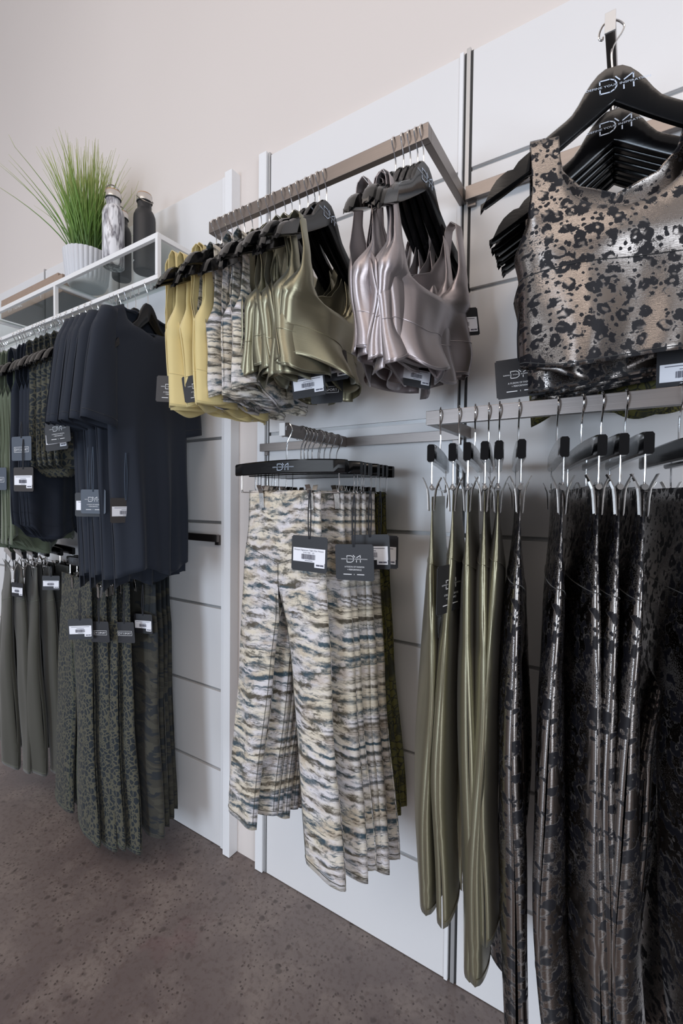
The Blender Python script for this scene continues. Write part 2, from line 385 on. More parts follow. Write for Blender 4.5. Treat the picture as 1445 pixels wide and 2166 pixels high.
# ------------------------------------------------------------------ hangers
def hook_pts(top, side=-1, slant=.016):
    s = side
    return [(0, 0, -.012), (0, 0, top * .40), (s * slant * .95, 0, top * .72), (s * (slant + .002), 0, top * .86), (s * slant * .62, 0, top - .0005),
            (0, 0, top + .0022), (-s * slant * .65, 0, top - .001), (-s * (slant + .001), 0, top * .84), (-s * (slant + .002), 0, top * .70), (-s * slant * .85, 0, top * .66), (-s * slant * .78, 0, top * .72)]
def hook_me(top, side, slant=.016, r=.00155):
    bm = bmesh.new(); tube(bm, crom(hook_pts(top, side, slant), 6), r, 8); return to_me('hook', bm, True)
def stroke(bm, pts, w, z=.0):
    for a, b in zip(pts, pts[1:]):
        a = Vector(a); b = Vector(b); d = (b - a).normalized(); nrm = Vector((-d.y, d.x)) * w / 2; a = a - d * w * .4; b = b + d * w * .4
        vs = [(a + nrm), (a - nrm), (b - nrm), (b + nrm)]
        lo = [bm.verts.new((v.x, 0, v.y)) for v in vs]; hi = [bm.verts.new((v.x, -.0003, v.y)) for v in vs]
        bm.faces.new(hi); bm.faces.new(lo[::-1])
        for k in range(4): bm.faces.new((lo[k], lo[(k + 1) % 4], hi[(k + 1) % 4], hi[k]))
def add_text(bm, txt, size, x, y, width=None, align='CENTER'):
    cu = bpy.data.curves.new('t', 'FONT'); cu.body = txt; cu.size = 1; cu.align_x = align; cu.resolution_u = 2; cu.extrude = 0
    o = bpy.data.objects.new('t', cu); COL.objects.link(o); dg = bpy.context.evaluated_depsgraph_get()
    me = bpy.data.meshes.new_from_object(o.evaluated_get(dg)); bpy.data.objects.remove(o)
    xs = [v.co.x for v in me.vertices]; ww = max(xs) - min(xs); c = (max(xs) + min(xs)) / 2
    sx = size if width is None else width / ww
    for v in me.vertices:
        px = (v.co.x - (c if align == 'CENTER' else 0)) * sx; v.co = (x + px, -.0003, y + v.co.y * size)
    bm.from_mesh(me); bpy.data.meshes.remove(me)
def logo_into(bm, W, cx, cy):
    k = W; w_ = .020 * W
    def q(a): return [(cx + p[0] * k, cy + p[1] * k) for p in a]
    stroke(bm, q([(-.28, .055), (-.28, .115), (-.12, .115), (-.05, .085), (-.02, .03)]), w_)
    stroke(bm, q([(-.02, -.025), (-.05, -.07), (-.12, -.105), (-.28, -.105), (-.28, -.04)]), w_)
    stroke(bm, q([(-.03, .135), (.03, .07)]), w_); stroke(bm, q([(.09, -.04), (.09, -.10)]), w_)
    stroke(bm, q([(.10, .055), (.24, .135), (.24, .05)]), w_); stroke(bm, q([(.24, -.03), (.24, -.10)]), w_)
    add_text(bm, 'DEFINE YOUR INSPIRATION', .052 * W, cx, cy - .013 * W, W)
bm = bmesh.new(); logo_into(bm, .092, 0, 0); LOGO = to_me('logo', bm); LOGO.materials.append(M['logo_ink'])

def hanger_me():
    bm = bmesh.new(); n = 44; hw = .212; rings = []
    for i in range(n + 1):
        s = -1 + 2 * i / n; s = math.copysign(abs(s) ** .93, s); x = s * hw; ax = abs(x)
        top = -.050 * ss(.010, .068, ax) - .118 * max(0, (ax - .045) / (hw - .045)) ** 1.15
        bot = -.056 - .136 * (ax / hw) - .004 * math.sin(min(1, ax / hw) * math.pi)
        top = -.050 * ss(.008, .070, ax) - .116 * max(0, (ax - .04) / (hw - .04)) ** 1.1
        e = ss(.175, .2125, ax); top = top * (1 - e * .0) - e * e * .026
        top -= .006 * math.exp(-((ax - .158) / .006) ** 2)
        th = .0065 + .0045 * ss(.10, .2, ax); th *= (1 - .45 * ss(.203, .2125, ax))
        if ax > .2115: bot = bot + .004
        yc = -.014 * (ax / hw) ** 2
        rr = .0035; ring = []
        for (dy, dz) in ((-1, 0), (-.8, .35), (-.35, 1), (.35, 1), (.8, .35), (1, 0)):
            ring.append((x, yc + dy * th, top - rr * (1 - (dz if dz < 1 else 1)) * 1.0))
        ring2 = [(x, yc + th, bot + rr), (x, yc + .6 * th, bot), (x, yc - .6 * th, bot), (x, yc - th, bot + rr)]
        rings.append([bm.verts.new(p) for p in ring + ring2])
    m_ = len(rings[0])
    for i in range(n):
        for k in range(m_):
            bm.faces.new((rings[i][k], rings[i][(k + 1) % m_], rings[i + 1][(k + 1) % m_], rings[i + 1][k]))
    bm.faces.new(rings[0][::-1]); bm.faces.new(rings[-1]); bmesh.ops.recalc_face_normals(bm, faces=bm.faces); return to_me('shoulder_bar', bm, True)
HME = hanger_me(); HME.materials.append(M['black_wood'])
NECK = .073
HOOKS = {(-1): hook_me(NECK, -1), 1: hook_me(NECK, 1)}
for h in HOOKS.values(): h.materials.append(M['chrome'])
def hanger(loc, rz, side=-1, label='', group='', logo=False, tilt=0):
    dxh = -NECK * math.sin(tilt); loc = (loc[0] + dxh * math.cos(rz), loc[1] + dxh * math.sin(rz), loc[2])
    o = empty('clothes_hanger', loc, rz); o.rotation_euler = (0, tilt, rz); tag(o, label, 'hanger', group)
    b = link('shoulder_bar', HME, None, o); link('hook', HOOKS[side], None, o)
    if logo: lg = link('logo', LOGO, None, b); lg.location = (.004, -.0074, -.033)
    return o
# clip hanger
def clipbar_me():
    bm = bmesh.new(); n = 20; hw = .178; rings = []
    for i in range(n + 1):
        x = -hw + 2 * hw * i / n; arch = .006 * (x / hw) ** 2
        e = 1 if abs(x) < hw - .001 else .82
        y_, z0, z1 = .0075 * e, -.034 - arch * .4 + .002 * (1 - e), -arch - .003 * (1 - e)
        rings.append([bm.verts.new(p) for p in ((x, -y_, z0 + .003), (x, -y_, z1 - .003), (x, -y_ * .6, z1), (x, y_ * .6, z1), (x, y_, z1 - .003), (x, y_, z0 + .003), (x, y_ * .6, z0), (x, -y_ * .6, z0))])
    for i in range(n):
        for k in range(8): bm.faces.new((rings[i][k], rings[i][(k + 1) % 8], rings[i + 1][(k + 1) % 8], rings[i + 1][k]))
    bm.faces.new(rings[0][::-1]); bm.faces.new(rings[-1]); bmesh.ops.recalc_face_normals(bm, faces=bm.faces)
    me = to_me('bar', bm, True); me.materials.append(M['black_wood']); return me
CLIPBAR = clipbar_me(); CNECK = .086; ZW = -.079
def wire_me():
    bm = bmesh.new(); a = .158
    tube(bm, crom([(-a, 0, -.03), (-a, 0, ZW + .012), (-a + .003, 0, ZW + .003), (-a + .012, 0, ZW), (0, 0, ZW), (a - .012, 0, ZW), (a - .003, 0, ZW + .003), (a, 0, ZW + .012), (a, 0, -.03)], 5), .0015, 8)
    me = to_me('clip_wire', bm, True); me.materials.append(M['chrome']); return me
WIRE = wire_me()
def clip_me():
    bm = bmesh.new()
    for s in (-1, 1):
        # jaw plate: gripping end low, lever end high and apart, ribbed
        pts = [(-.038, .0034), (-.012, .0045), (.0, .006), (.010, .010), (.020, .0150)]
        for i in range(len(pts) - 1):
            (z0, y0), (z1, y1) = pts[i], pts[i + 1]; w_ = .0072
            v = [bm.verts.new((x, s * y, z)) for (x, y, z) in ((-w_, y0, z0), (w_, y0, z0), (w_, y1, z1), (-w_, y1, z1))]
            u = [bm.verts.new((x, s * (y + .0014), z)) for (x, y, z) in ((-w_, y0, z0), (w_, y0, z0), (w_, y1, z1), (-w_, y1, z1))]
            bm.faces.new(v); bm.faces.new(u[::-1])
            for k in range(4): bm.faces.new((v[k], v[(k + 1) % 4], u[(k + 1) % 4], u[k]))
        for k in range(6):
            x = -.0060 + k * .0024
            tube(bm, [(x, s * .0050, -.036), (x, s * .0064, -.012), (x, s * .0078, 0), (x, s * .0118, .010)], .0007, 5)
    tube(bm, [(-.0075, 0, .002), (.0075, 0, .002)], .0042, 10)
    bmesh.ops.recalc_face_normals(bm, faces=bm.faces)
    me = to_me('clip', bm); me.materials.append(M['clip_metal']); return me
CLIP = clip_me()
CHOOK = {s: hook_me(CNECK, s, .015) for s in (-1, 1)}
for h in CHOOK.values(): h.materials.append(M['chrome'])
def clip_hanger(loc, rz, side=-1, label='', group='', logo=False, cx=.125):
    o = empty('clip_hanger', loc, rz); tag(o, label, 'hanger', group)
    b = link('bar', CLIPBAR, None, o); link('hook', CHOOK[side], None, o); link('clip_wire', WIRE, None, o)
    for s in (-1, 1):
        c = link('clip', CLIP, None, o); c.location = (s * cx, 0, ZW - .002); c.rotation_euler = (0, R.uniform(-.1, .1), 0)
    if logo: lg = link('logo', LOGO, None, b); lg.location = (-.005, -.0078, -.018); lg.scale = (.75, .75, .75)
    return o

# ------------------------------------------------------------------ garments
class Garment:
    """front and back cloth sheets hung as two halves; rows of (t, outerL, innerL, innerR, outerR)"""
    def __init__(s, name, length, outer, inner_f, inner_b=None, depth=((0, .01), (1, .03)), edge=((0, 0), (1, 0)),
                 folds=(), nu=14, nv=44, seed=0, hem=lambda x, side: 0., sway=((0, 0), (1, 0)), asym=0., curl=0.):
        s.__dict__.update(locals()); s.inner_b = inner_b or inner_f
    def pt(s, side, half, u, t):
        oL, oR = keys(s.outer, t); iL, iR = keys(s.inner_f if side < 0 else s.inner_b, t)
        if half == 0: x = oL + (iL - oL) * u; a, b = oL, iL
        else: x = iR + (oR - iR) * u; a, b = iR, oR
        gap = iR - iL; mm = ss(.0, .03, gap)
        sw = (x - (oL + oR) / 2) / max(1e-4, (oR - oL) / 2); sl = (x - (a + b) / 2) / max(1e-4, (b - a) / 2)
        e = keys(s.edge, t)[0]; d = keys(s.depth, t)[0]
        pw = math.sqrt(max(0, 1 - min(1, sw * sw))); pl = math.sqrt(max(0, 1 - min(1, sl * sl)))
        pr = pw * (1 - mm) + pl * mm * (.9 if gap < 2 else 1); pr = e + (1 - e) * pr
        z = -s.length * t
        y = 0
        for (amp, kx, ph, t0, t1, wob) in s.folds:
            y += amp * ss(t0, t1, t) * math.sin(kx * x + ph + wob * math.sin(3.1 * t + ph) + wob * .6 * noise.noise(Vector((x * 4, t * 3, s.seed))))
        y += .006 * ss(0.08, .5, t) * noise.noise(Vector((x * 9, z * 3.5, s.seed * 3.7 + side * .9)))
        dd = d * (1 + s.asym * side)
        z += s.hem(x, side) * ss(.55, 1, t)
        return Vector((x + keys(s.sway, t)[0] + s.curl * t * t * noise.noise(Vector((t * 4, s.seed, 3))), y + side * dd * pr, z))
    def mesh(s, mat):
        bm = bmesh.new(); uvl = bm.loops.layers.uv.new('UVMap'); uvs = {}
        for side in (-1, 1):
            for half in (0, 1):
                g = []
                for j in range(s.nv + 1):
                    t = j / s.nv; row = []
                    for i in range(s.nu + 1):
                        u = i / s.nu; u = .5 - .5 * math.cos(math.pi * u) if (half, side) is None else u
                        p = s.pt(side, half, u, t); v = bm.verts.new(p); uvs[v] = (p.x * (1 if side < 0 else 1) + (0 if side < 0 else .31), p.z); row.append(v)
                    g.append(row)
                for j in range(s.nv):
                    for i in range(s.nu):
                        f = (g[j][i], g[j + 1][i], g[j + 1][i + 1], g[j][i + 1])
                        fc = bm.faces.new(f if side < 0 else f[::-1])
                        for lp in fc.loops: lp[uvl].uv = uvs[lp.vert]
        bmesh.ops.remove_doubles(bm, verts=bm.verts, dist=2e-4)
        bmesh.ops.dissolve_degenerate(bm, edges=bm.edges, dist=1e-5)
        me = to_me(s.name, bm, True, None); me.materials.append(mat); return me
    def line(s, side, a, b, n=24, off=.0012):
        # polyline on the surface from (half,u,t) rows: a,b are (x0,t0),(x1,t1) in garment width fractions -1..1
        out = []; left = max(a[0], b[0]) <= 0
        for i in range(n + 1):
            k = i / n; fx = a[0] + (b[0] - a[0]) * k; t = a[1] + (b[1] - a[1]) * k
            oL, oR = keys(s.outer, t); iL, iR = keys(s.inner_f if side < 0 else s.inner_b, t)
            if fx < 0 or left: p = s.pt(side, 0, 1 + fx, t)
            else: p = s.pt(side, 1, fx, t)
            p.y += side * off; out.append(p)
        return out
SOL = {}
def thick(o, th=.0011):
    md = o.modifiers.new('cloth_thickness', 'SOLIDIFY'); md.thickness = th; md.offset = 0
def stitching(g, lines, mat, r=.0007):
    bm = bmesh.new()
    for (side, a, b) in lines: tube(bm, g.line(side, a, b), r, 5)
    me = to_me('stitching', bm, True); me.materials.append(mat); return me

def leggings_mesh(name, mat, seed, length=.89, waist=.125, hip=.14, hemw=.105, spread=.065, crotch=.27, d=.030, flare=0, st=M['drab'], foldamp=.006, topsag=.006, kf=34, hemz=.0, gapw=.004):
    c = crotch
    outer = ((0, -waist, waist), (.1, -waist * 1.02, waist * 1.02), (c * .8, -hip, hip), (.5, -(hip + spread * .30), hip + spread * .30), (1, -(hip + spread), hip + spread))
    xi = hip + spread - hemw
    inner = ((0, 0, 0), (c, 0, 0), (c + .015, -gapw, gapw), (.5, -gapw - xi * .35, gapw + xi * .35), (1, -xi, xi))
    g = Garment(name, length, outer, inner, depth=((0, .0010), (.045, .0022), (.2, d * .75), (.6, d), (1, d * (.8 + flare))),
                folds=((foldamp, kf, seed, .05, .5, .8), (foldamp * .6, kf * 2.1, seed * 2.3, .1, .7, .9), (foldamp * 1.2, 7, seed * 1.3, .2, 1, 1.)), seed=seed,
                hem=lambda x, sd: -.012 * math.cos(x * 14 + seed) + hemz * x)
    me = g.mesh(mat)
    ls = [(-1, (-1, .155), (-.02, .20)), (-1, (.02, .20), (1, .155)), (-1, (-.005, .20), (-.005, c)), (-1, (-1, .985), (0, .985)), (-1, (0.001, .985), (1, .985)), (1, (-1, .155), (1, .155)),
          (-1, (-.04, c + .02), (-.06, .985)), (-1, (.04, c + .02), (.06, .985))]
    return me, stitching(g, ls, st), g
def legging(me, loc, rz, label, group, name='leggings', rx=0, ry=0, solid=True):
    o = link(name, me[0]); o.location = loc; o.rotation_euler = (rx, ry, rz); thick(o)
    tag(o, label, 'leggings', group); link('stitching', me[1], None, o); return o

# bra top / cropped top: straps over the hanger, merged body, hem band
def top_mesh(name, mat, seed, length=.36, strap=(.135, .085), under=.52, bust=.155, hemhw=.14, neck_f=.46, neck_b=.36, d=.035, t_top=.0, band=.80, foldamp=.010, kf=24, roll=.0, hemwave=.012, stmat=None, hemfold=.0, puff=1.):
    so, si = strap
    outer = ((0, -so, so), (under * .45, -so * .99, so * .99), (under * .75, -(so + (bust - so) * .22), so + (bust - so) * .22), (under, -bust, bust), (band, -hemhw * 1.02, hemhw * 1.02), (1, -hemhw, hemhw))
    inf = ((0, -si, si), (neck_f * .55, -si * .97, si * .97), (neck_f * .80, -si * .80, si * .80), (neck_f * .94, -si * .50, si * .50), (neck_f, -.012, .012), (neck_f + .012, 0, 0), (1, 0, 0))
    inb = ((0, -si, si), (neck_b * .5, -si * .9, si * .9), (neck_b * .85, -si * .6, si * .6), (neck_b, -.012, .012), (neck_b + .012, 0, 0), (1, 0, 0))
    g = Garment(name, length, outer, inf, inb, depth=((0, .0008), (.012, .010), (.04, .0135), (under * .6, d * .7), (under, d), (band, d * .9), (1, d * 1.05 * puff)), edge=((0, 1), (under * .7, .8), (under, .0), (1, 0)),
                folds=((foldamp, kf, seed, .3, .8, .8), (foldamp * .5, kf * 2.3, seed * 1.7, .4, 1, .9), (hemfold, 19 + seed % 5, seed * 2.1, .55, 1.05, 1.3), (hemfold * .5, 43, seed * .7, .65, 1.05, 1.3)), seed=seed, nu=18, nv=40, hem=lambda x, sd: hemwave * math.sin(x * 26 + seed) + hemwave * .5 * sd * math.sin(x * 37 + seed * 2))
    me = g.mesh(mat); ls = [(-1, (-1, band), (-.001, band)), (-1, (0, band), (1, band)), (1, (-1, band), (1, band))]
    ls2 = [(-1, (-1, .985), (-.001, .985)), (-1, (0, .985), (1, .985))]
    return me, stitching(g, ls + ls2, stmat or mat, .0008), g

# ---- hang tags
def tag_meshes():
    T = {}
    def card(w_, h_):
        bm = bmesh.new(); box(bm, -w_ / 2, w_ / 2, -.0004, .0004, -h_, 0)
        es = [e for e in bm.edges if abs(e.verts[0].co.y - e.verts[1].co.y) > .0005]
        bmesh.ops.bevel(bm, geom=es, offset=.003, segments=3, affect='EDGES'); return to_me('card', bm)
    W_, H_ = .098, .082
    T['card'] = card(W_, H_)
    bm = bmesh.new(); logo_into(bm, .066, 0, -.034)
    add_text(bm, 'A FUSION OF FASHION', .0050, 0, -.053, .050); add_text(bm, '+ PERFORMANCE', .0050, 0, -.0595, .036)
    for a, b in ((-.028, -.008), (.007, .024)): stroke(bm, [(a, -.0685), (b, -.0685)], .0016)
    stroke(bm, [(-.001, -.0675), (-.001, -.0695)], .0008)
    T['print'] = to_me('print', bm)
    bm = bmesh.new(); stroke(bm, [(-.036, -.036), (.036, -.036)], .0010); stroke(bm, [(-.036, -.053), (.036, -.053)], .0010); stroke(bm, [(-.036, -.036), (-.036, -.053)], .0010); stroke(bm, [(.036, -.036), (.036, -.053)], .0010)
    add_text(bm, 'DY1', .0125, -.019, -.0490, .026); add_text(bm, 'SPORT', .0105, .015, -.0483, .034)
    T['sport'] = to_me('print', bm)
    bm = bmesh.new(); box(bm, -.044, .044, -.0007, 0, -.060, -.028); box(bm, .016, .043, -.0010, -.0001, -.071, -.0595); T['sticker'] = to_me('sticker', bm)
    bm = bmesh.new(); rr = random.Random(3); x = -.020
    while x < .017:
        ww = rr.choice((.0006, .0010, .0015)); stroke(bm, [(x + ww / 2, -.0425), (x + ww / 2, -.0535)], ww); x += ww + rr.choice((.0006, .001))
    stroke(bm, [(-.010, -.0570), (.010, -.0570)], .0012); stroke(bm, [(.022, -.0655), (.029, -.0655)], .004); stroke(bm, [(.033, -.0655), (.039, -.0655)], .004)
    bars = bm.copy()
    add_text(bm, 'Printed Signature Tight Dye House', .0052, 0, -.0345, .080); add_text(bm, 'DYE HSE - XS', .0045, 0, -.0400, .030)
    T['code'] = to_me('barcode', bm)
    stroke(bars, [(-.036, -.0325), (.036, -.0325)], .0014); stroke(bars, [(-.014, -.0385), (.014, -.0385)], .0012); T['code_plain'] = to_me('barcode', bars)
    return T
TG = tag_meshes()
def copy_me(me, mat):
    c = me.copy(); c.materials.clear(); c.materials.append(mat); return c
TCARD = {k: copy_me(TG['card'], M[k]) for k in ('tag_black', 'tag_grey', 'tag_brown')}
for k, mt in (('print', 'white_ink'), ('sport', 'white_ink'), ('sticker', 'paper'), ('code', 'grey_ink'), ('code_plain', 'grey_ink')): TG[k].materials.append(M[mt])
def hang_tag(parent, at, drop, yaw_w=0., kind='logo', card='tag_black', cord='string', scale=1., tilt=0., ang=0., loop=.006):
    """at: world point where the cord leaves the garment; the card hangs `drop` below it"""
    pm = parent.matrix_basis.inverted(); 
    rot = Matrix.Rotation(yaw_w, 4, 'Z') @ Matrix.Rotation(tilt, 4, 'Y')
    w_ = Matrix.Translation(Vector(at) - Vector((0, 0, drop))) @ rot @ Matrix.Scale(scale, 4)
    c = link('hang_tag', TCARD[card], None, parent); c.matrix_basis = pm @ w_
    bm = bmesh.new(); k = 1 / scale
    up_ = rot.inverted() @ Vector((0, 0, drop * k))
    for s in (-1, 1):
        tube(bm, crom([(s * .0006, -.0012, -.005), (s * .002, -.0008, 0.0), (up_.x * .5 + s * loop * k * .6, up_.y * .5 - .001, up_.z * .5), (up_.x + s * .0008, up_.y, up_.z)], 5), .0014 * k, 6)
    me = to_me('cord', bm, True); me.materials.append(M[cord]); link('cord', me, None, c)
    if kind == 'logo': p = link('printed_logo', TG['print'], None, c); p.location = (0, -.0005, 0)
    if kind == 'sport': p = link('printed_logo', TG['sport'], None, c); p.location = (0, -.0005, 0)
    if kind in ('price', 'price_named'):
        p = link('price_sticker', TG['sticker'], None, c); p.location = (0, -.0005, 0)
        p = link('barcode', TG['code' if kind == 'price_named' else 'code_plain'], None, c); p.location = (0, -.0014, 0)
    return c

ordn = ['first', 'second', 'third', 'fourth', 'fifth', 'sixth', 'seventh', 'eighth', 'ninth', 'tenth', 'eleventh', 'twelfth', 'thirteenth', 'fourteenth', 'fifteenth', 'sixteenth', 'seventeenth', 'eighteenth']
H90 = math.pi / 2
# ================================================================== centre rail of bra tops
CZ = 2.040 - NECK
cX = [-1.002, -.980, -.956, -.938, -.916, -.891, -.866, -.834, -.806, -.784, -.753, -.732, -.707, -.683, -.664, -.648, -.628, -.449, -.430, -.415, -.399, -.386]
cKind = ['y', 'y', 'y', 'y', 'y', 't', 't', 't', 't', 't', 'o', 'o', 'o', 'o', 'o', 'o', 'o', 'm', 'm', 'm', 'm', 'm']
cYaw = [.02, .04, .06, .20, .05, .07, .10, .24, .14, .10, .12, .24, .05, .10, -.02, .02, .05, -.02, .08, .05, .0, -.06]
tm = {'y': [top_mesh('bra_top', M['yellow'], 1 + i * 1.6, .375, (.150, .108), .50, .165, .155, .56, .42, .030, foldamp=.010, kf=30, hemfold=.010) for i in range(3)],
      't': [top_mesh('bra_top', M['tiedye_fine'], 4 + i * 1.3, .37, (.135, .112), .55, .15, .145, .58, .42, .028, foldamp=.010, kf=34, hemfold=.014, stmat=M['drab']) for i in range(3)],
      'o': [top_mesh('bra_top', M['olive_satin'], 11 + i * 2.7, .335, (.128, .103), .52, .155, .145, .56, .36, .046, band=.77, foldamp=.012, kf=22, hemwave=.016, puff=1.35, hemfold=.017) for i in range(4)],
      'm': [top_mesh('bra_top', M['mauve_satin'], 22 + i * 2.3, .345, (.128, .103), .52, .155, .14, .56, .38, .040, band=.78, foldamp=.012, kf=24, hemwave=.016, puff=1.35, hemfold=.017) for i in range(4)]}
kindtxt = {'y': ('pale yellow strappy bra top', 'yellow bra tops on the centre rail'), 't': ('tie-dye strappy bra top in grey and teal', 'tie-dye bra tops on the centre rail'),
           'o': ('shiny olive satin bra top', 'olive satin bra tops on the centre rail'), 'm': ('shiny mauve-grey satin bra top', 'mauve satin bra tops on the centre rail')}
cnt = {}
for i, (x, k, yw) in enumerate(zip(cX, cKind, cYaw)):
    cnt[k] = cnt.get(k, 0) + 1; tot = cKind.count(k); nth = tot - cnt[k]
    pos = 'rightmost' if nth == 0 else ordn[nth] + ' from the right'
    rz = H90 + yw; tl = R.uniform(-.05, .05); gz = rz + (R.uniform(-.14, .10) if i != 21 else -.22)
    short = {'y': 'yellow', 't': 'tie-dye', 'o': 'olive', 'm': 'mauve'}[k]
    hanger((x, RY, CZ), rz, -1, 'black wooden hanger on the centre rail, carrying the %s %s bra top' % (pos, short), 'hangers on the centre rail', logo=(nth == 0 and k in 'om') or nth == 1, tilt=tl)
    me = tm[k][i % len(tm[k])]
    o = link('bra_top', me[0]); o.location = (x, RY + R.uniform(-.012, .008), CZ - .086); o.rotation_euler = (0, tl + R.uniform(-.03, .03), gz); thick(o)
    tag(o, '%s, %s on the centre rail' % (kindtxt[k][0], pos), 'bra top', kindtxt[k][1]); link('stitching', me[1], None, o)
    if i == 0: hang_tag(o, (x + .01, .752, 1.665), .090, .45, 'logo', 'tag_brown', 'blue_string', .8, .06)
    if i == 2: hang_tag(o, (x + .03, .775, 1.66), .085, .5, 'logo', 'tag_black', 'string', .8, -.15)
    if k == 'o' and nth in (1, 3): hang_tag(o, (x + .05, .90 - .02 * nth, 1.64), .015 + .02 * nth, .35, 'price', 'tag_black', 'string', .8, -.12)
    if k == 'o' and nth == 5: hang_tag(o, (x + .10, .92, 1.62), .05, .2, 'sport', 'tag_black', 'string', .85, 0)
    if k == 'm' and nth == 0: hang_tag(o, (x + .05, 1.02, 1.735), .035, .75, 'price', 'tag_black', 'string', .75, -.14)
    if k == 'm' and nth == 3: hang_tag(o, (x + .03, .93, 1.66), .09, .8, 'price', 'tag_black', 'string', .7, .1)

# ================================================================== left rail: tees and tanks
LZ = 1.952 - NECK
lX = [-2.36, -2.342, -2.325, -2.208, -2.178, -2.153, -2.137, -2.112, -2.041, -2.010, -1.988, -1.968, -1.945, -1.880, -1.852, -1.826, -1.784, -1.738, -1.696, -1.653, -1.616, -1.503, -1.480, -1.455, -1.420, -1.375, -1.311]
lK = ['s'] * 11 + ['n'] * 5 + ['l'] * 5 + ['t'] * 6
def tee_mesh(seed):
    g = Garment('tee', .86, ((0, -.130, .130), (.06, -.140, .140), (.45, -.135, .150), (1, -.115, .160)),
                ((0, -.092, .092), (.05, -.082, .082), (.085, -.055, .055), (.105, -.012, .012), (.112, 0, 0), (1, 0, 0)), ((0, -.092, .092), (.02, -.07, .07), (.045, -.01, .01), (.052, 0, 0), (1, 0, 0)),
                depth=((0, .014), (.1, .030), (.5, .034), (1, .045)), edge=((0, .5), (.14, 0), (1, 0)), seed=seed, nu=30, nv=50,
                folds=((.010, 62, seed, .15, .8, .5), (.006, 120, seed * 2, .3, 1, .4), (.012, 18, seed * 1.7, .3, 1, .5)), hem=lambda x, sd: .018 * math.sin(x * 30 + seed) - .02 * sd)
    # rounded shoulders: drop with |x|
    me = g.mesh(M['navy'])
    for v in me.vertices: v.co.z += -.55 * max(0, abs(v.co.x) - .04) * ss(-.5, 0, v.co.z)
    sl = []
    for s in (-1, 1):
        q = Garment('sleeve', .30, ((0, -.022, .024), (.2, -.036, .036), (.6, -.044, .046), (1, -.052, .054)), ((0, 0, 0), (1, 0, 0)), depth=((0, .022), (.3, .026), (1, .026)), seed=seed + s, nu=7, nv=20,
                    folds=((.004, 60, seed, .2, 1, .5),), hem=lambda x, sd: .25 * ((x * s) - .16), sway=((0, s * .132), (.3, s * .150), (1, s * .164)))
        sm = q.mesh(M['navy'])
        for v in sm.vertices: v.co.z -= .052
        st = stitching(q, [(-1, (-1, .93), (-.001, .93)), (-1, (0, .93), (1, .93))], M['blackfab'], .0007)
        for v in st.vertices: v.co.z -= .052
        sl.append((sm, st))
    bm = bmesh.new(); pts = []
    for side, tab in ((-1, g.inner_f), (1, g.inner_b)):
        arc = []
        T0 = [j / 400. for j in range(0, 46)]
        L = []
        for t in T0:
            iL, iR = keys(tab, t)
            if iR > .001: L.append(t)
        left = [g.pt(side, 0, 1, t) for t in L]; right = [g.pt(side, 1, 0, t) for t in L][::-1]
        arc = left + right
        for p in arc: p.z += -.55 * max(0, abs(p.x) - .04)
        tube(bm, arc, .0038, 6)
    nk = to_me('neckband', bm, True); nk.materials.append(M['navy'])
    return me, sl, nk
tees = [tee_mesh(3), tee_mesh(8)]
def tank_mesh(seed, mat, L, hw, so=.16, si=.075, amp=.012):
    return top_mesh('tank', mat, seed, L, (so, si), .24, hw, hw * .98, .17, .08, .030, band=.93, foldamp=amp, kf=40, hemwave=.03)
tanks = {'s': tank_mesh(5, M['sage'], .72, .165), 'n': tank_mesh(6, M['navy'], .66, .16), 'l': tank_mesh(7, M['leo_matte'], .42, .16), 'b': tank_mesh(9, M['blackfab'], .60, .155)}
ltxt = {'s': ('sage green sleeveless tank', 'sage tanks at the far left of the glass shelf rail'), 'n': ('dark navy sleeveless tank', 'navy tanks on the glass shelf rail'),
        'l': ('olive leopard print tank', 'leopard print tanks on the glass shelf rail'), 'b': ('plain black tank', 'black tanks on the glass shelf rail')}
cnt = {}
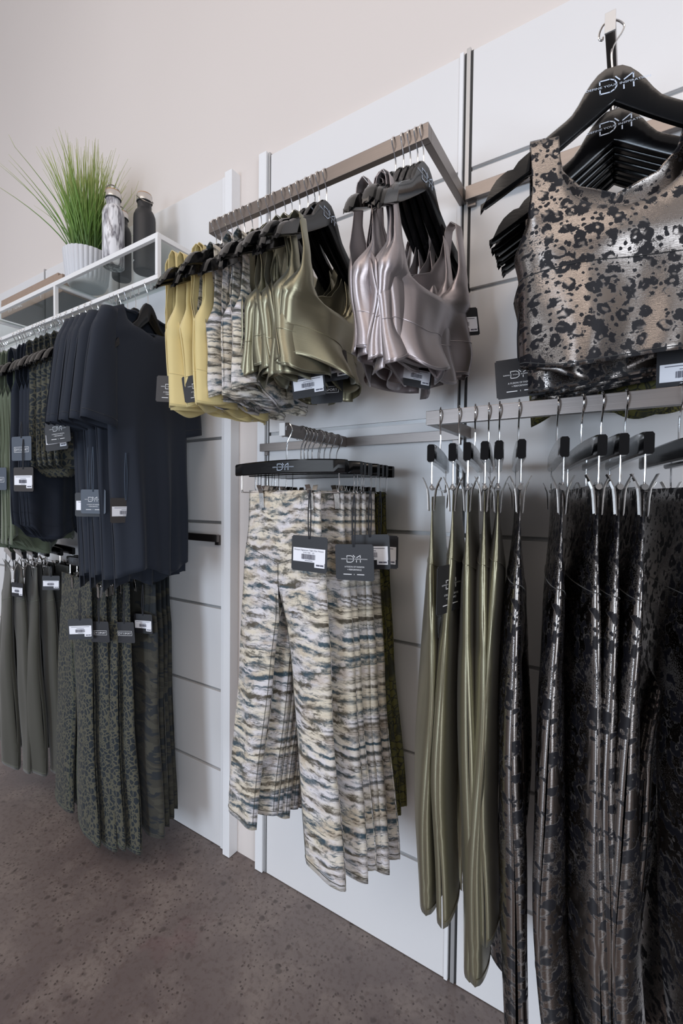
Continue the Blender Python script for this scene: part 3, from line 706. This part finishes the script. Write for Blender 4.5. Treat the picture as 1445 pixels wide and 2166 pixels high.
for i, (x, k) in enumerate(zip(lX, lK)):
    cnt[k] = cnt.get(k, 0) + 1; nth = lK.count(k) - cnt[k]
    pos = 'rightmost' if nth == 0 else ordn[nth] + ' from the right'
    yw = R.uniform(-.06, .12) if k == 't' else R.uniform(.22, .32) if k == 'l' else R.uniform(.34, .46); rz = H90 + yw
    nm = {'s': 'sage tanks', 'n': 'navy tanks', 'l': 'leopard print tanks', 'b': 'black tanks', 't': 'navy tees'}[k]
    hanger((x, RY, LZ), rz, -1, 'black hanger under the glass shelf, %s of the %s' % (pos, nm), 'hangers on the glass shelf rail').scale.x = .66 if k == 't' else 1.
    if k == 't':
        me, sl, nk = tees[i % 2]; o = link('tee_shirt', me); thick(o)
        for sm, st in sl:
            q = link('sleeve', sm, None, o); thick(q); link('stitching', st, None, q)
        link('neckband', nk, None, o)
        tag(o, 'navy short-sleeved tee under the glass shelf, %s of the tees' % pos, 'tee shirt', 'navy tees on the glass shelf rail')
        o.location = (x, RY, LZ - .008); o.rotation_euler = (0, 0, rz)
        if nth == 0: hang_tag(o, (x + .03, .81, 1.40), .135, 1.35, 'price', 'tag_brown', 'blue_string', .9)
        if nth == 3: hang_tag(o, (x + .06, .775, 1.42), .13, .35, 'logo', 'tag_grey', 'blue_string', .9)
        if nth == 4: hang_tag(o, (x + .06, .775, 1.42), .14, .5, 'price', 'tag_black', 'blue_string', .9)
        if nth == 7: hang_tag(o, (x + .08, .76, 1.42), .16, .3, 'logo', 'tag_brown', 'blue_string', .9)
        if nth == 9: hang_tag(o, (x + .08, .74, 1.44), .06, .3, 'price', 'tag_brown', 'blue_string', .9)
    else:
        t3 = tanks[k]; o = link('tank_top', t3[0]); thick(o); link('stitching', t3[1], None, o)
        tag(o, '%s under the glass shelf, %s' % (ltxt[k][0], pos), 'tank top', ltxt[k][1])
        o.location = (x, RY, LZ - .082); o.rotation_euler = (0, 0, rz)
        if k == 'l' and nth == 0: hang_tag(o, (x + .08, .735, 1.52), .03, .25, 'price', 'tag_black', 'string', .95, -.08)
        if k == 'l' and nth == 2: hang_tag(o, (x + .2, .72, 1.52), .015, .35, 'logo', 'tag_black', 'string', .9, -.1)
        if k == 'l' and nth == 4: hang_tag(o, (x + .02, .735, 1.52), .05, .2, 'sport', 'tag_grey', 'string', 1.)
        if k == 'n' and nth == 3: hang_tag(o, (x - .02, .74, 1.46), .09, .2, 'sport', 'tag_grey', 'string', 1.)
        if k == 'n' and nth == 1: hang_tag(o, (x + .10, .735, 1.46), .095, .2, 'price', 'tag_brown', 'string', 1.)

# ================================================================== right upper: leopard foil tops, facing the room
uY = [.868, .962, .983, 1.003, 1.024, 1.045, 1.066, 1.088]
uK = ['f', 'f', 'f', 'f', 'f', 'v', 'v', 'v']
UZ = 2.040 - NECK
ft = [top_mesh('crop_top', M['foil_big'], 31 + i, .385, (.135, .092), .50, .160, .150, .38, .24, .042, foldamp=.013, kf=21, hemwave=.012, stmat=M['blackfab'], band=.60) for i in range(2)]
vt = top_mesh('crop_top', M['snake'], 41, .41, (.13, .085), .50, .16, .155, .36, .30, .02, foldamp=.010, kf=26, hemwave=.018)
cnt = {}
for i, (y, k) in enumerate(zip(uY, uK)):
    cnt[k] = cnt.get(k, 0) + 1
    pos = ('frontmost', 'second from the front', 'third from the front', 'fourth from the front', 'fifth from the front', 'sixth from the front', 'seventh from the front', 'rearmost')[i]
    dx = R.uniform(-.012, .012) if i else 0; rz = (.30, .12, .05, .08, .04, .0, .03, 0)[i]
    hanger((-.05, y, UZ), rz, 1, 'black wooden hanger on the top right display arm, %s' % pos, 'hangers on the top right display arm', logo=i < 2, tilt=(-.06, -.03, -.02, -.03, -.02, 0, -.02, 0)[i])
    me = ft[i % 2] if k == 'f' else vt
    o = link('crop_top', me[0]); thick(o); link('stitching', me[1], None, o)
    o.location = (-.050 + .018 * (i == 0) + dx, y, UZ - .102 + (.012 if i == 0 else 0)); o.rotation_euler = (0, (-.02 if i == 0 else -.03), rz - (.05 if i == 0 else 0))
    if k == 'f': tag(o, 'metallic bronze leopard print sleeveless top at upper right, %s' % pos, 'top', 'leopard foil tops at upper right')
    else: tag(o, 'olive snake print top behind the leopard foil tops, %s' % pos, 'top', 'olive snake print tops at upper right')
    if i == 1: hang_tag(o, (-.190, y - .045, 1.63), .09, .28, 'logo', 'tag_black', 'string', .9, -.08)
    if i == 3: hang_tag(o, (.07, y - .08, 1.60), .08, .0, 'price', 'tag_black', 'string', .9, .0)

# ================================================================== centre lower: tie-dye leggings
TZ = 1.449 - CNECK
ty = [.868, .923, .940, .957, .974, .996, 1.008, 1.030, 1.055, 1.092]
tmesh = [leggings_mesh('leggings', M['tiedye'], 2.0 + i * 1.7, .885, .118, .135, .112, .062, .265, .020, foldamp=.004, st=M['drab'], hemz=-.10) for i in range(3)]
smesh = leggings_mesh('leggings', M['snake'], 6.1, .84, .120, .135, .105, .055, .27, .018, foldamp=.005, st=M['blackfab'])
tdx = [-.012, .012, .022, .034, .046, .05, .03, .034, .036, .036]
for i, y in enumerate(ty):
    k = 't' if i < 6 else 's'
    n_ = i if k == 't' else i - 6
    pos = ('frontmost', 'second from the front', 'third from the front', 'fourth from the front', 'fifth from the front', 'sixth from the front')[n_]
    rz = (.02, -.02, .0, .03, -.02, .02, .0, .02, -.02, 0)[i]
    hx = -.712 + (0 if i == 0 else R.uniform(-.002, .004))
    clip_hanger((hx, y, TZ), rz if i else -.06, 1, 'clip hanger on the centre display arm, %s with %s leggings' % (pos, 'tie-dye' if k == 't' else 'olive'), 'clip hangers on the centre display arm', logo=i == 0, cx=.080 if i == 0 else .112)
    me = tmesh[i % 3] if k == 't' else smesh
    gr = rz if i else -.06
    o = legging(me, (hx + tdx[i], y + tdx[i] * math.sin(gr), TZ - .074), gr, '', None)
    if k == 't': tag(o, 'cream and teal tie-dye leggings, centre arm, %s' % pos, 'leggings', 'tie-dye leggings on the centre display arm')
    else: tag(o, 'dark olive snake print leggings behind the tie-dye ones, %s' % pos, 'leggings', 'olive snake print leggings behind the tie-dye ones')
    if i == 0: hang_tag(o, (-.628, .850, 1.288), .105, .05, 'price_named', 'tag_black', 'string', 1., .02)
    if i == 2: hang_tag(o, (-.520, .868, 1.280), .110, .05, 'logo', 'tag_black', 'string', .98, -.05)
    if i == 3: hang_tag(o, (-.50, .905, 1.290), .100, .1, 'price', 'tag_black', 'string', .95, -.06)
    if i == 8: hang_tag(o, (-.535, 1.02, 1.290), .110, .1, 'price', 'tag_black', 'string', 1., 0)

# ================================================================== right lower: leggings on clip hangers, edge-on
RZ = 1.4525 - CNECK + .003
rX = [-.337, -.298, -.266, -.240, -.220, -.185, -.119, -.080, -.050, -.015, .058, .098]
rKd = ['o'] * 5 + ['f'] * 7
rYw = [.27, .26, .22, .23, .24, .23, .19, .235, .21, .17, .26, .26]
om = [leggings_mesh('leggings', M['olive_satin'], 51 + i * 3, .80, .150, .158, .100, -.012, .33, .021, foldamp=.010, kf=13, st=M['olive_satin'], gapw=.012) for i in range(3)]
fm = [leggings_mesh('leggings', M['foil'], 61 + i * 3, 1.00, .160, .168, .085, -.01, .30, .024, foldamp=.014, kf=13, st=M['blackfab'], gapw=.014) for i in range(3)]
for i, (x, k, yw) in enumerate(zip(rX, rKd, rYw)):
    n_ = i if k == 'o' else i - 5
    rz = H90 + yw
    if k == 'o': pos = ('leftmost', 'second from the left', 'third from the left', 'fourth from the left', 'rightmost of the olive ones')[n_]
    else: pos = ('leftmost', 'second from the left', 'third from the left', 'fourth from the left', 'fifth from the left', 'sixth from the left', 'rightmost, cut by the photo edge')[n_]
    clip_hanger((x, RY - .002, RZ), rz, -1, 'clip hanger on lower right rail, holding %s leggings, %s' % ('shiny olive' if k == 'o' else 'black leopard', pos), 'clip hangers on the lower right rail', cx=.150 if k == 'o' else .155)
    me = (om if k == 'o' else fm)[i % 3]
    o = legging(me, (x, RY - .002, RZ - .076 - (.016 if i == 0 else 0)), rz, '', None, ry=R.uniform(-.015, .015))
    if k == 'o': o.scale.z = (.95, .98, 1.06, 1.05, .97)[i]
    if k == 'o': tag(o, 'shiny olive satin leggings, lower right rail, %s' % pos, 'leggings', 'olive satin leggings on the lower right rail')
    else: tag(o, 'black metallic leopard leggings, lower right rail, %s' % pos, 'leggings', 'leopard foil leggings on the lower right rail')
    if i == 0: hang_tag(o, (-.262, .765, 1.190), .030, 1.42, 'logo', 'tag_black', 'string', 1., 0)

# ================================================================== left lower: leopard print, camo and plain olive leggings
GZ_ = 1.139 - CNECK
gy = [.862, .890, .912, .935, .985, 1.015, 1.045, 1.075]
gm = [leggings_mesh('leggings', M['leo_matte'], 71 + i * 2, .885, .150, .160, .186, .050, .25, .020, foldamp=.004, kf=20, st=M['sage'], hemz=-.05) for i in range(2)]
cm = [leggings_mesh('leggings', M['camo'], 81 + i * 2, .86, .145, .160, .165, .035, .26, .022, foldamp=.006, kf=24, st=M['drab']) for i in range(2)]
for i, y in enumerate(gy):
    k = 'g' if i < 4 else 'c'; n_ = i % 4; pos = ('frontmost', 'second from the front', 'third from the front', 'rearmost')[n_]
    hx = -1.600 + R.uniform(-.003, .003); rz = (-.16, -.15, -.15, -.14, -.10, -.06, -.04, 0)[i]
    clip_hanger((hx, y, GZ_), rz, 1, 'clip hanger on left display arm, %s with %s leggings' % (pos, 'leopard print' if k == 'g' else 'camouflage'), 'clip hangers on the left display arm', logo=i == 0, cx=.12)
    dx = (-.10, -.045, -.01, .03, .105, .075, .05, .02)[i]
    o = legging((gm if k == 'g' else cm)[i % 2], (hx + dx, y + dx * math.sin(rz), GZ_ - .074), rz, '', None)
    if k == 'g': tag(o, 'olive leopard print leggings on the left display arm, %s' % pos, 'leggings', 'leopard print leggings on the left display arm')
    else: tag(o, 'dark camouflage leggings behind the leopard print ones, %s' % pos, 'leggings', 'camouflage leggings on the left display arm')
    if i == 1: hang_tag(o, (hx + .05, y - .075, .955), .095, .55, 'price', 'tag_black', 'string', .85, -.05)
    if i == 2: hang_tag(o, (hx + .10, y - .06, .955), .105, .2, 'sport', 'tag_black', 'string', .85, -.1)
    if i == 3: hang_tag(o, (hx + .17, y - .04, .955), .105, .2, 'sport', 'tag_black', 'string', .85, -.1)
    if i == 5: hang_tag(o, (hx + .215, y - .08, .975), .10, .2, 'price', 'tag_black', 'string', .8, -.05)
py = [.870, .905, .940, .975, 1.01, 1.05]
pm_ = [leggings_mesh('leggings', M['drab'], 91 + i * 2, .83, .135, .150, .115, .03, .27, .028, foldamp=.010, kf=22, st=M['sage']) for i in range(2)]
for i, y in enumerate(py):
    pos = ('frontmost', 'second from the front', 'third from the front', 'fourth from the front', 'fifth from the front', 'rearmost')[i]
    hx = -2.205; rz = (-.30, -.28, -.25, -.2, -.1, -.05)[i]; dx = (-.08, .0, .06, .10, .12, .14)[i]
    clip_hanger((hx, y, GZ_), rz, 1, 'black clip hanger on the far left display arm, %s' % pos, 'clip hangers on the far left display arm', cx=.12)
    o = legging(pm_[i % 2], (hx + dx, y + dx * math.sin(rz), GZ_ - .074), rz, 'plain dark olive leggings at the far left, %s on their display arm' % pos, 'plain olive leggings at the far left')
    if i == 1: hang_tag(o, (hx + .13, y - .06, .97), .05, .2, 'price', 'tag_black', 'string', .7, 0)
    if i == 3: hang_tag(o, (hx + .25, y - .06, .99), .04, .6, 'price', 'tag_black', 'string', .7, 0)

# ================================================================== things on the glass shelf
def bottle(loc, s, mat, label, handle_ang, up_handle, logo=False):
    o = empty('water_bottle', loc); tag(o, label, 'bottle', None)
    rr = .0365 * s; bm = bmesh.new()
    lathe(bm, [(rr * .9, 0), (rr * .97, .003), (rr, .008), (rr, .180 * s), (rr * .97, .192 * s), (rr * .82, .206 * s), (rr * .66, .213 * s), (rr * .63, .218 * s), (rr * .63, .238 * s), (rr * .55, .240 * s)], 40)
    b = link('body', to_me('body', bm, True), mat, o); bm = bmesh.new()
    lathe(bm, [(rr * .66, .2405 * s), (rr * .70, .242 * s), (rr * .70, .262 * s), (rr * .66, .264 * s)], 32); c = link('cap', to_me('cap', bm, True), M['steel'], o)
    bm = bmesh.new(); lathe(bm, [(rr * .60, .2641 * s), (rr * .64, .2650 * s), (rr * .64, .2670 * s), (rr * .60, .2678 * s)], 32); link('wooden_disc', to_me('disc', bm, True), M['bamboo'], c)
    bm = bmesh.new(); tube(bm, [(rr * .67 * math.cos(a * math.pi / 12), rr * .67 * math.sin(a * math.pi / 12), .2405 * s) for a in range(25)], .0022, 6)
    link('neck_ring', to_me('ring', bm, True), M['slot'], o)
    a0 = handle_ang; dirv = Vector((math.cos(a0), math.sin(a0), 0)); pv = Vector((-dirv.y, dirv.x, 0)); pts = []
    for k in range(13):
        an = math.pi * k / 12; base = dirv * (.70 * rr) * 0 + pv * (math.cos(an) * rr * .72)
        ext = math.sin(an) * .035 * s
        pts.append(base + (Vector((0, 0, .255 * s)) + (Vector((0, 0, 1)) if up_handle else (dirv * .95 + Vector((0, 0, -.75)))) * ext * (1 if up_handle else 1.2)))
    bm = bmesh.new(); tube(bm, pts, .0018, 6); link('handle', to_me('handle', bm, True), M['steel_dark'], c)
    if logo:
        bm = bmesh.new()
        for k in range(7):   # drop shape mark, wrapped on the bottle
            pass
        ang0 = -math.pi / 2 - .62
        def onb(u, z): a = ang0 + u / rr; return (math.cos(a) * (rr + .0004), math.sin(a) * (rr + .0004), z)
        f = [onb(*p) for p in ((0, .062), (-.004, .052), (-.0055, .045), (-.003, .040), (.001, .039), (.005, .043), (.0055, .049), (.003, .055))]
        bm.faces.new([bm.verts.new(p) for p in f]); tube(bm, [onb(-.006 + k * .002, .031 + .002 * math.sin(k * 2.1)) for k in range(13)], .0012, 5)
        link('logo', to_me('logo', bm), M['white_ink'], b)
    return o
M['steel'] = simple('brushed_steel_cap', (.62, .60, .58), .25, 1.); M['steel_dark'] = simple('dark_steel_wire', (.25, .23, .21), .35, 1.)
M['bamboo'] = simple('bamboo', (.42, .22, .10), .5)
M['matte_black'] = simple('matte_black_coat', (.016, .016, .018), .5)
def marble():
    n = N('marble_pattern'); v = n.obj(1, 1, .22); wv = n.warp(v, 22, .05, 3); a = n.noise(wv, 34, 3, .6)
    l = n.math('SUBTRACT', 1., n.math('MULTIPLY', n.math('ABSOLUTE', n.math('SUBTRACT', a, .5)), 9.), clamp=True)
    return n.set(n.mix(l, (.74, .73, .75), (.13, .12, .14)), .3, 0)
M['marble'] = marble()
bottle((-1.511, 1.030, ZT), 1.03, M['matte_black'], 'matte black steel water bottle at the right end of the glass shelf', -.3, False, True)
bottle((-1.575, .951, ZT), .99, M['marble'], 'white marble-patterned steel water bottle on the glass shelf beside the plant', -.3, True)
bottle((-1.633, 1.018, ZT), .92, M['matte_black'], 'black steel water bottle half hidden behind the marble-patterned bottle', -.3, True)

# potted grass
M['pot'] = simple('grey_ceramic', (.60, .60, .62), .45)
M['soil'] = simple('dark_soil', (.03, .025, .02), .9)
def grassm():
    n = N('grass_blades'); tc = n.n('ShaderNodeTexCoord'); sep = n.n('ShaderNodeSeparateXYZ'); n.l(tc.outputs['UV'], sep.inputs[0])
    c = n.mix(n.step(sep.outputs[1], .0, .55), (.030, .085, .018), (.13, .26, .035)); c = n.mix(n.step(sep.outputs[1], .5, 1), c, (.42, .44, .15))
    c = n.mix(n.math('MULTIPLY', sep.outputs[0], .4), c, (.22, .30, .07)); return n.set(c, .5, 0)
M['grass'] = grassm()
pg = empty('potted_grass', (-1.826, .995, ZT)); tag(pg, 'tall green artificial grass in a ribbed pale grey pot on the glass shelf', 'plant')
bm = bmesh.new(); ribs = lambda u, z: 1 + .040 * abs(math.sin(u * math.pi * 30)) * (1 if z > .022 else 0)
lathe(bm, [(.054, 0), (.062, .004), (.067, .012), (.069, .020), (.072, .030), (.081, .128), (.081, .133), (.075, .133), (.073, .112)], 240, fn=ribs)
link('pot', to_me('pot', bm, True), M['pot'], pg)
bm = bmesh.new(); lathe(bm, [(.068, .104), (.068, .112), (.03, .115)], 30); link('soil', to_me('soil', bm), M['soil'], pg)
bm = bmesh.new(); uvl = bm.loops.layers.uv.new('UVMap'); rg = random.Random(12)
for b_ in range(420):
    a = rg.uniform(0, 2 * math.pi); r0 = .052 * math.sqrt(rg.random()); lean = abs(rg.gauss(0, .12)) + .01
    if rg.random() < .09: lean += rg.uniform(.2, .5)
    ln = rg.uniform(.25, .46) * (1 - .55 * min(1, lean)); da = a + rg.gauss(0, .5); w0 = rg.uniform(.0022, .0038); cv = rg.random()
    dv = Vector((math.cos(da), math.sin(da), 0)); side = Vector((-math.sin(da + .6), math.cos(da + .6), 0)); prev = None; K = 9
    for k in range(K + 1):
        t = k / K
        p = Vector((r0 * math.cos(a), r0 * math.sin(a), .110)) + dv * (ln * (lean * t * .75 + lean * .9 * t * t)) + Vector((0, 0, ln * (t - .28 * lean * t * t)))
        p.y = max(-.30, min(p.y, .150 + .01 * cv)) ; ww = w0 * (1 - t ** 1.6) + .00025
        cur = (bm.verts.new(p - side * ww), bm.verts.new(p + side * ww), t)
        if prev:
            f = bm.faces.new((prev[0], prev[1], cur[1], cur[0])); ts = (prev[2], prev[2], t, t)
            for lp, tt in zip(f.loops, ts): lp[uvl].uv = (cv, tt)
        prev = cur
fo = link('foliage', to_me('foliage', bm, True), M['grass'], pg); md = fo.modifiers.new('t', 'SOLIDIFY'); md.thickness = .0005

# cardboard box with lettering
def cardm():
    n = N('kraft_cardboard'); a = n.noise(n.obj(), 60, 3); return n.set(n.mix(a, (.30, .215, .16), (.36, .26, .20)), .8, 0)
M['card'] = cardm(); M['card_in'] = simple('grey_board', (.16, .15, .14), .8)
bx = empty('cardboard_box', (-2.20, 1.0, ZT)); tag(bx, 'flat brown cardboard box with pale lettering on the glass shelf left of the plant', 'box')
link('tray', boxme('tray', -.272, .272, -.048, .070, 0.001, .070, bev=.001), M['card'], bx)
link('base_liner', boxme('liner', -.268, .268, -.045, .067, .0, .0009), M['card_in'], bx)
link('lid', boxme('lid', -.275, .235, -.046, .074, .0705, .084, bev=.001), M['card'], bx)
bm = bmesh.new(); add_text(bm, 'MY TONIC', .030, -.13, .014, .13); stroke(bm, [(.10, .012), (.10, .030), (.11, .040), (.125, .043)], .003)
lt = link('lettering', to_me('lettering', bm), M['paper'], bx.children[0]); lt.location = (0, -.0483, 0)
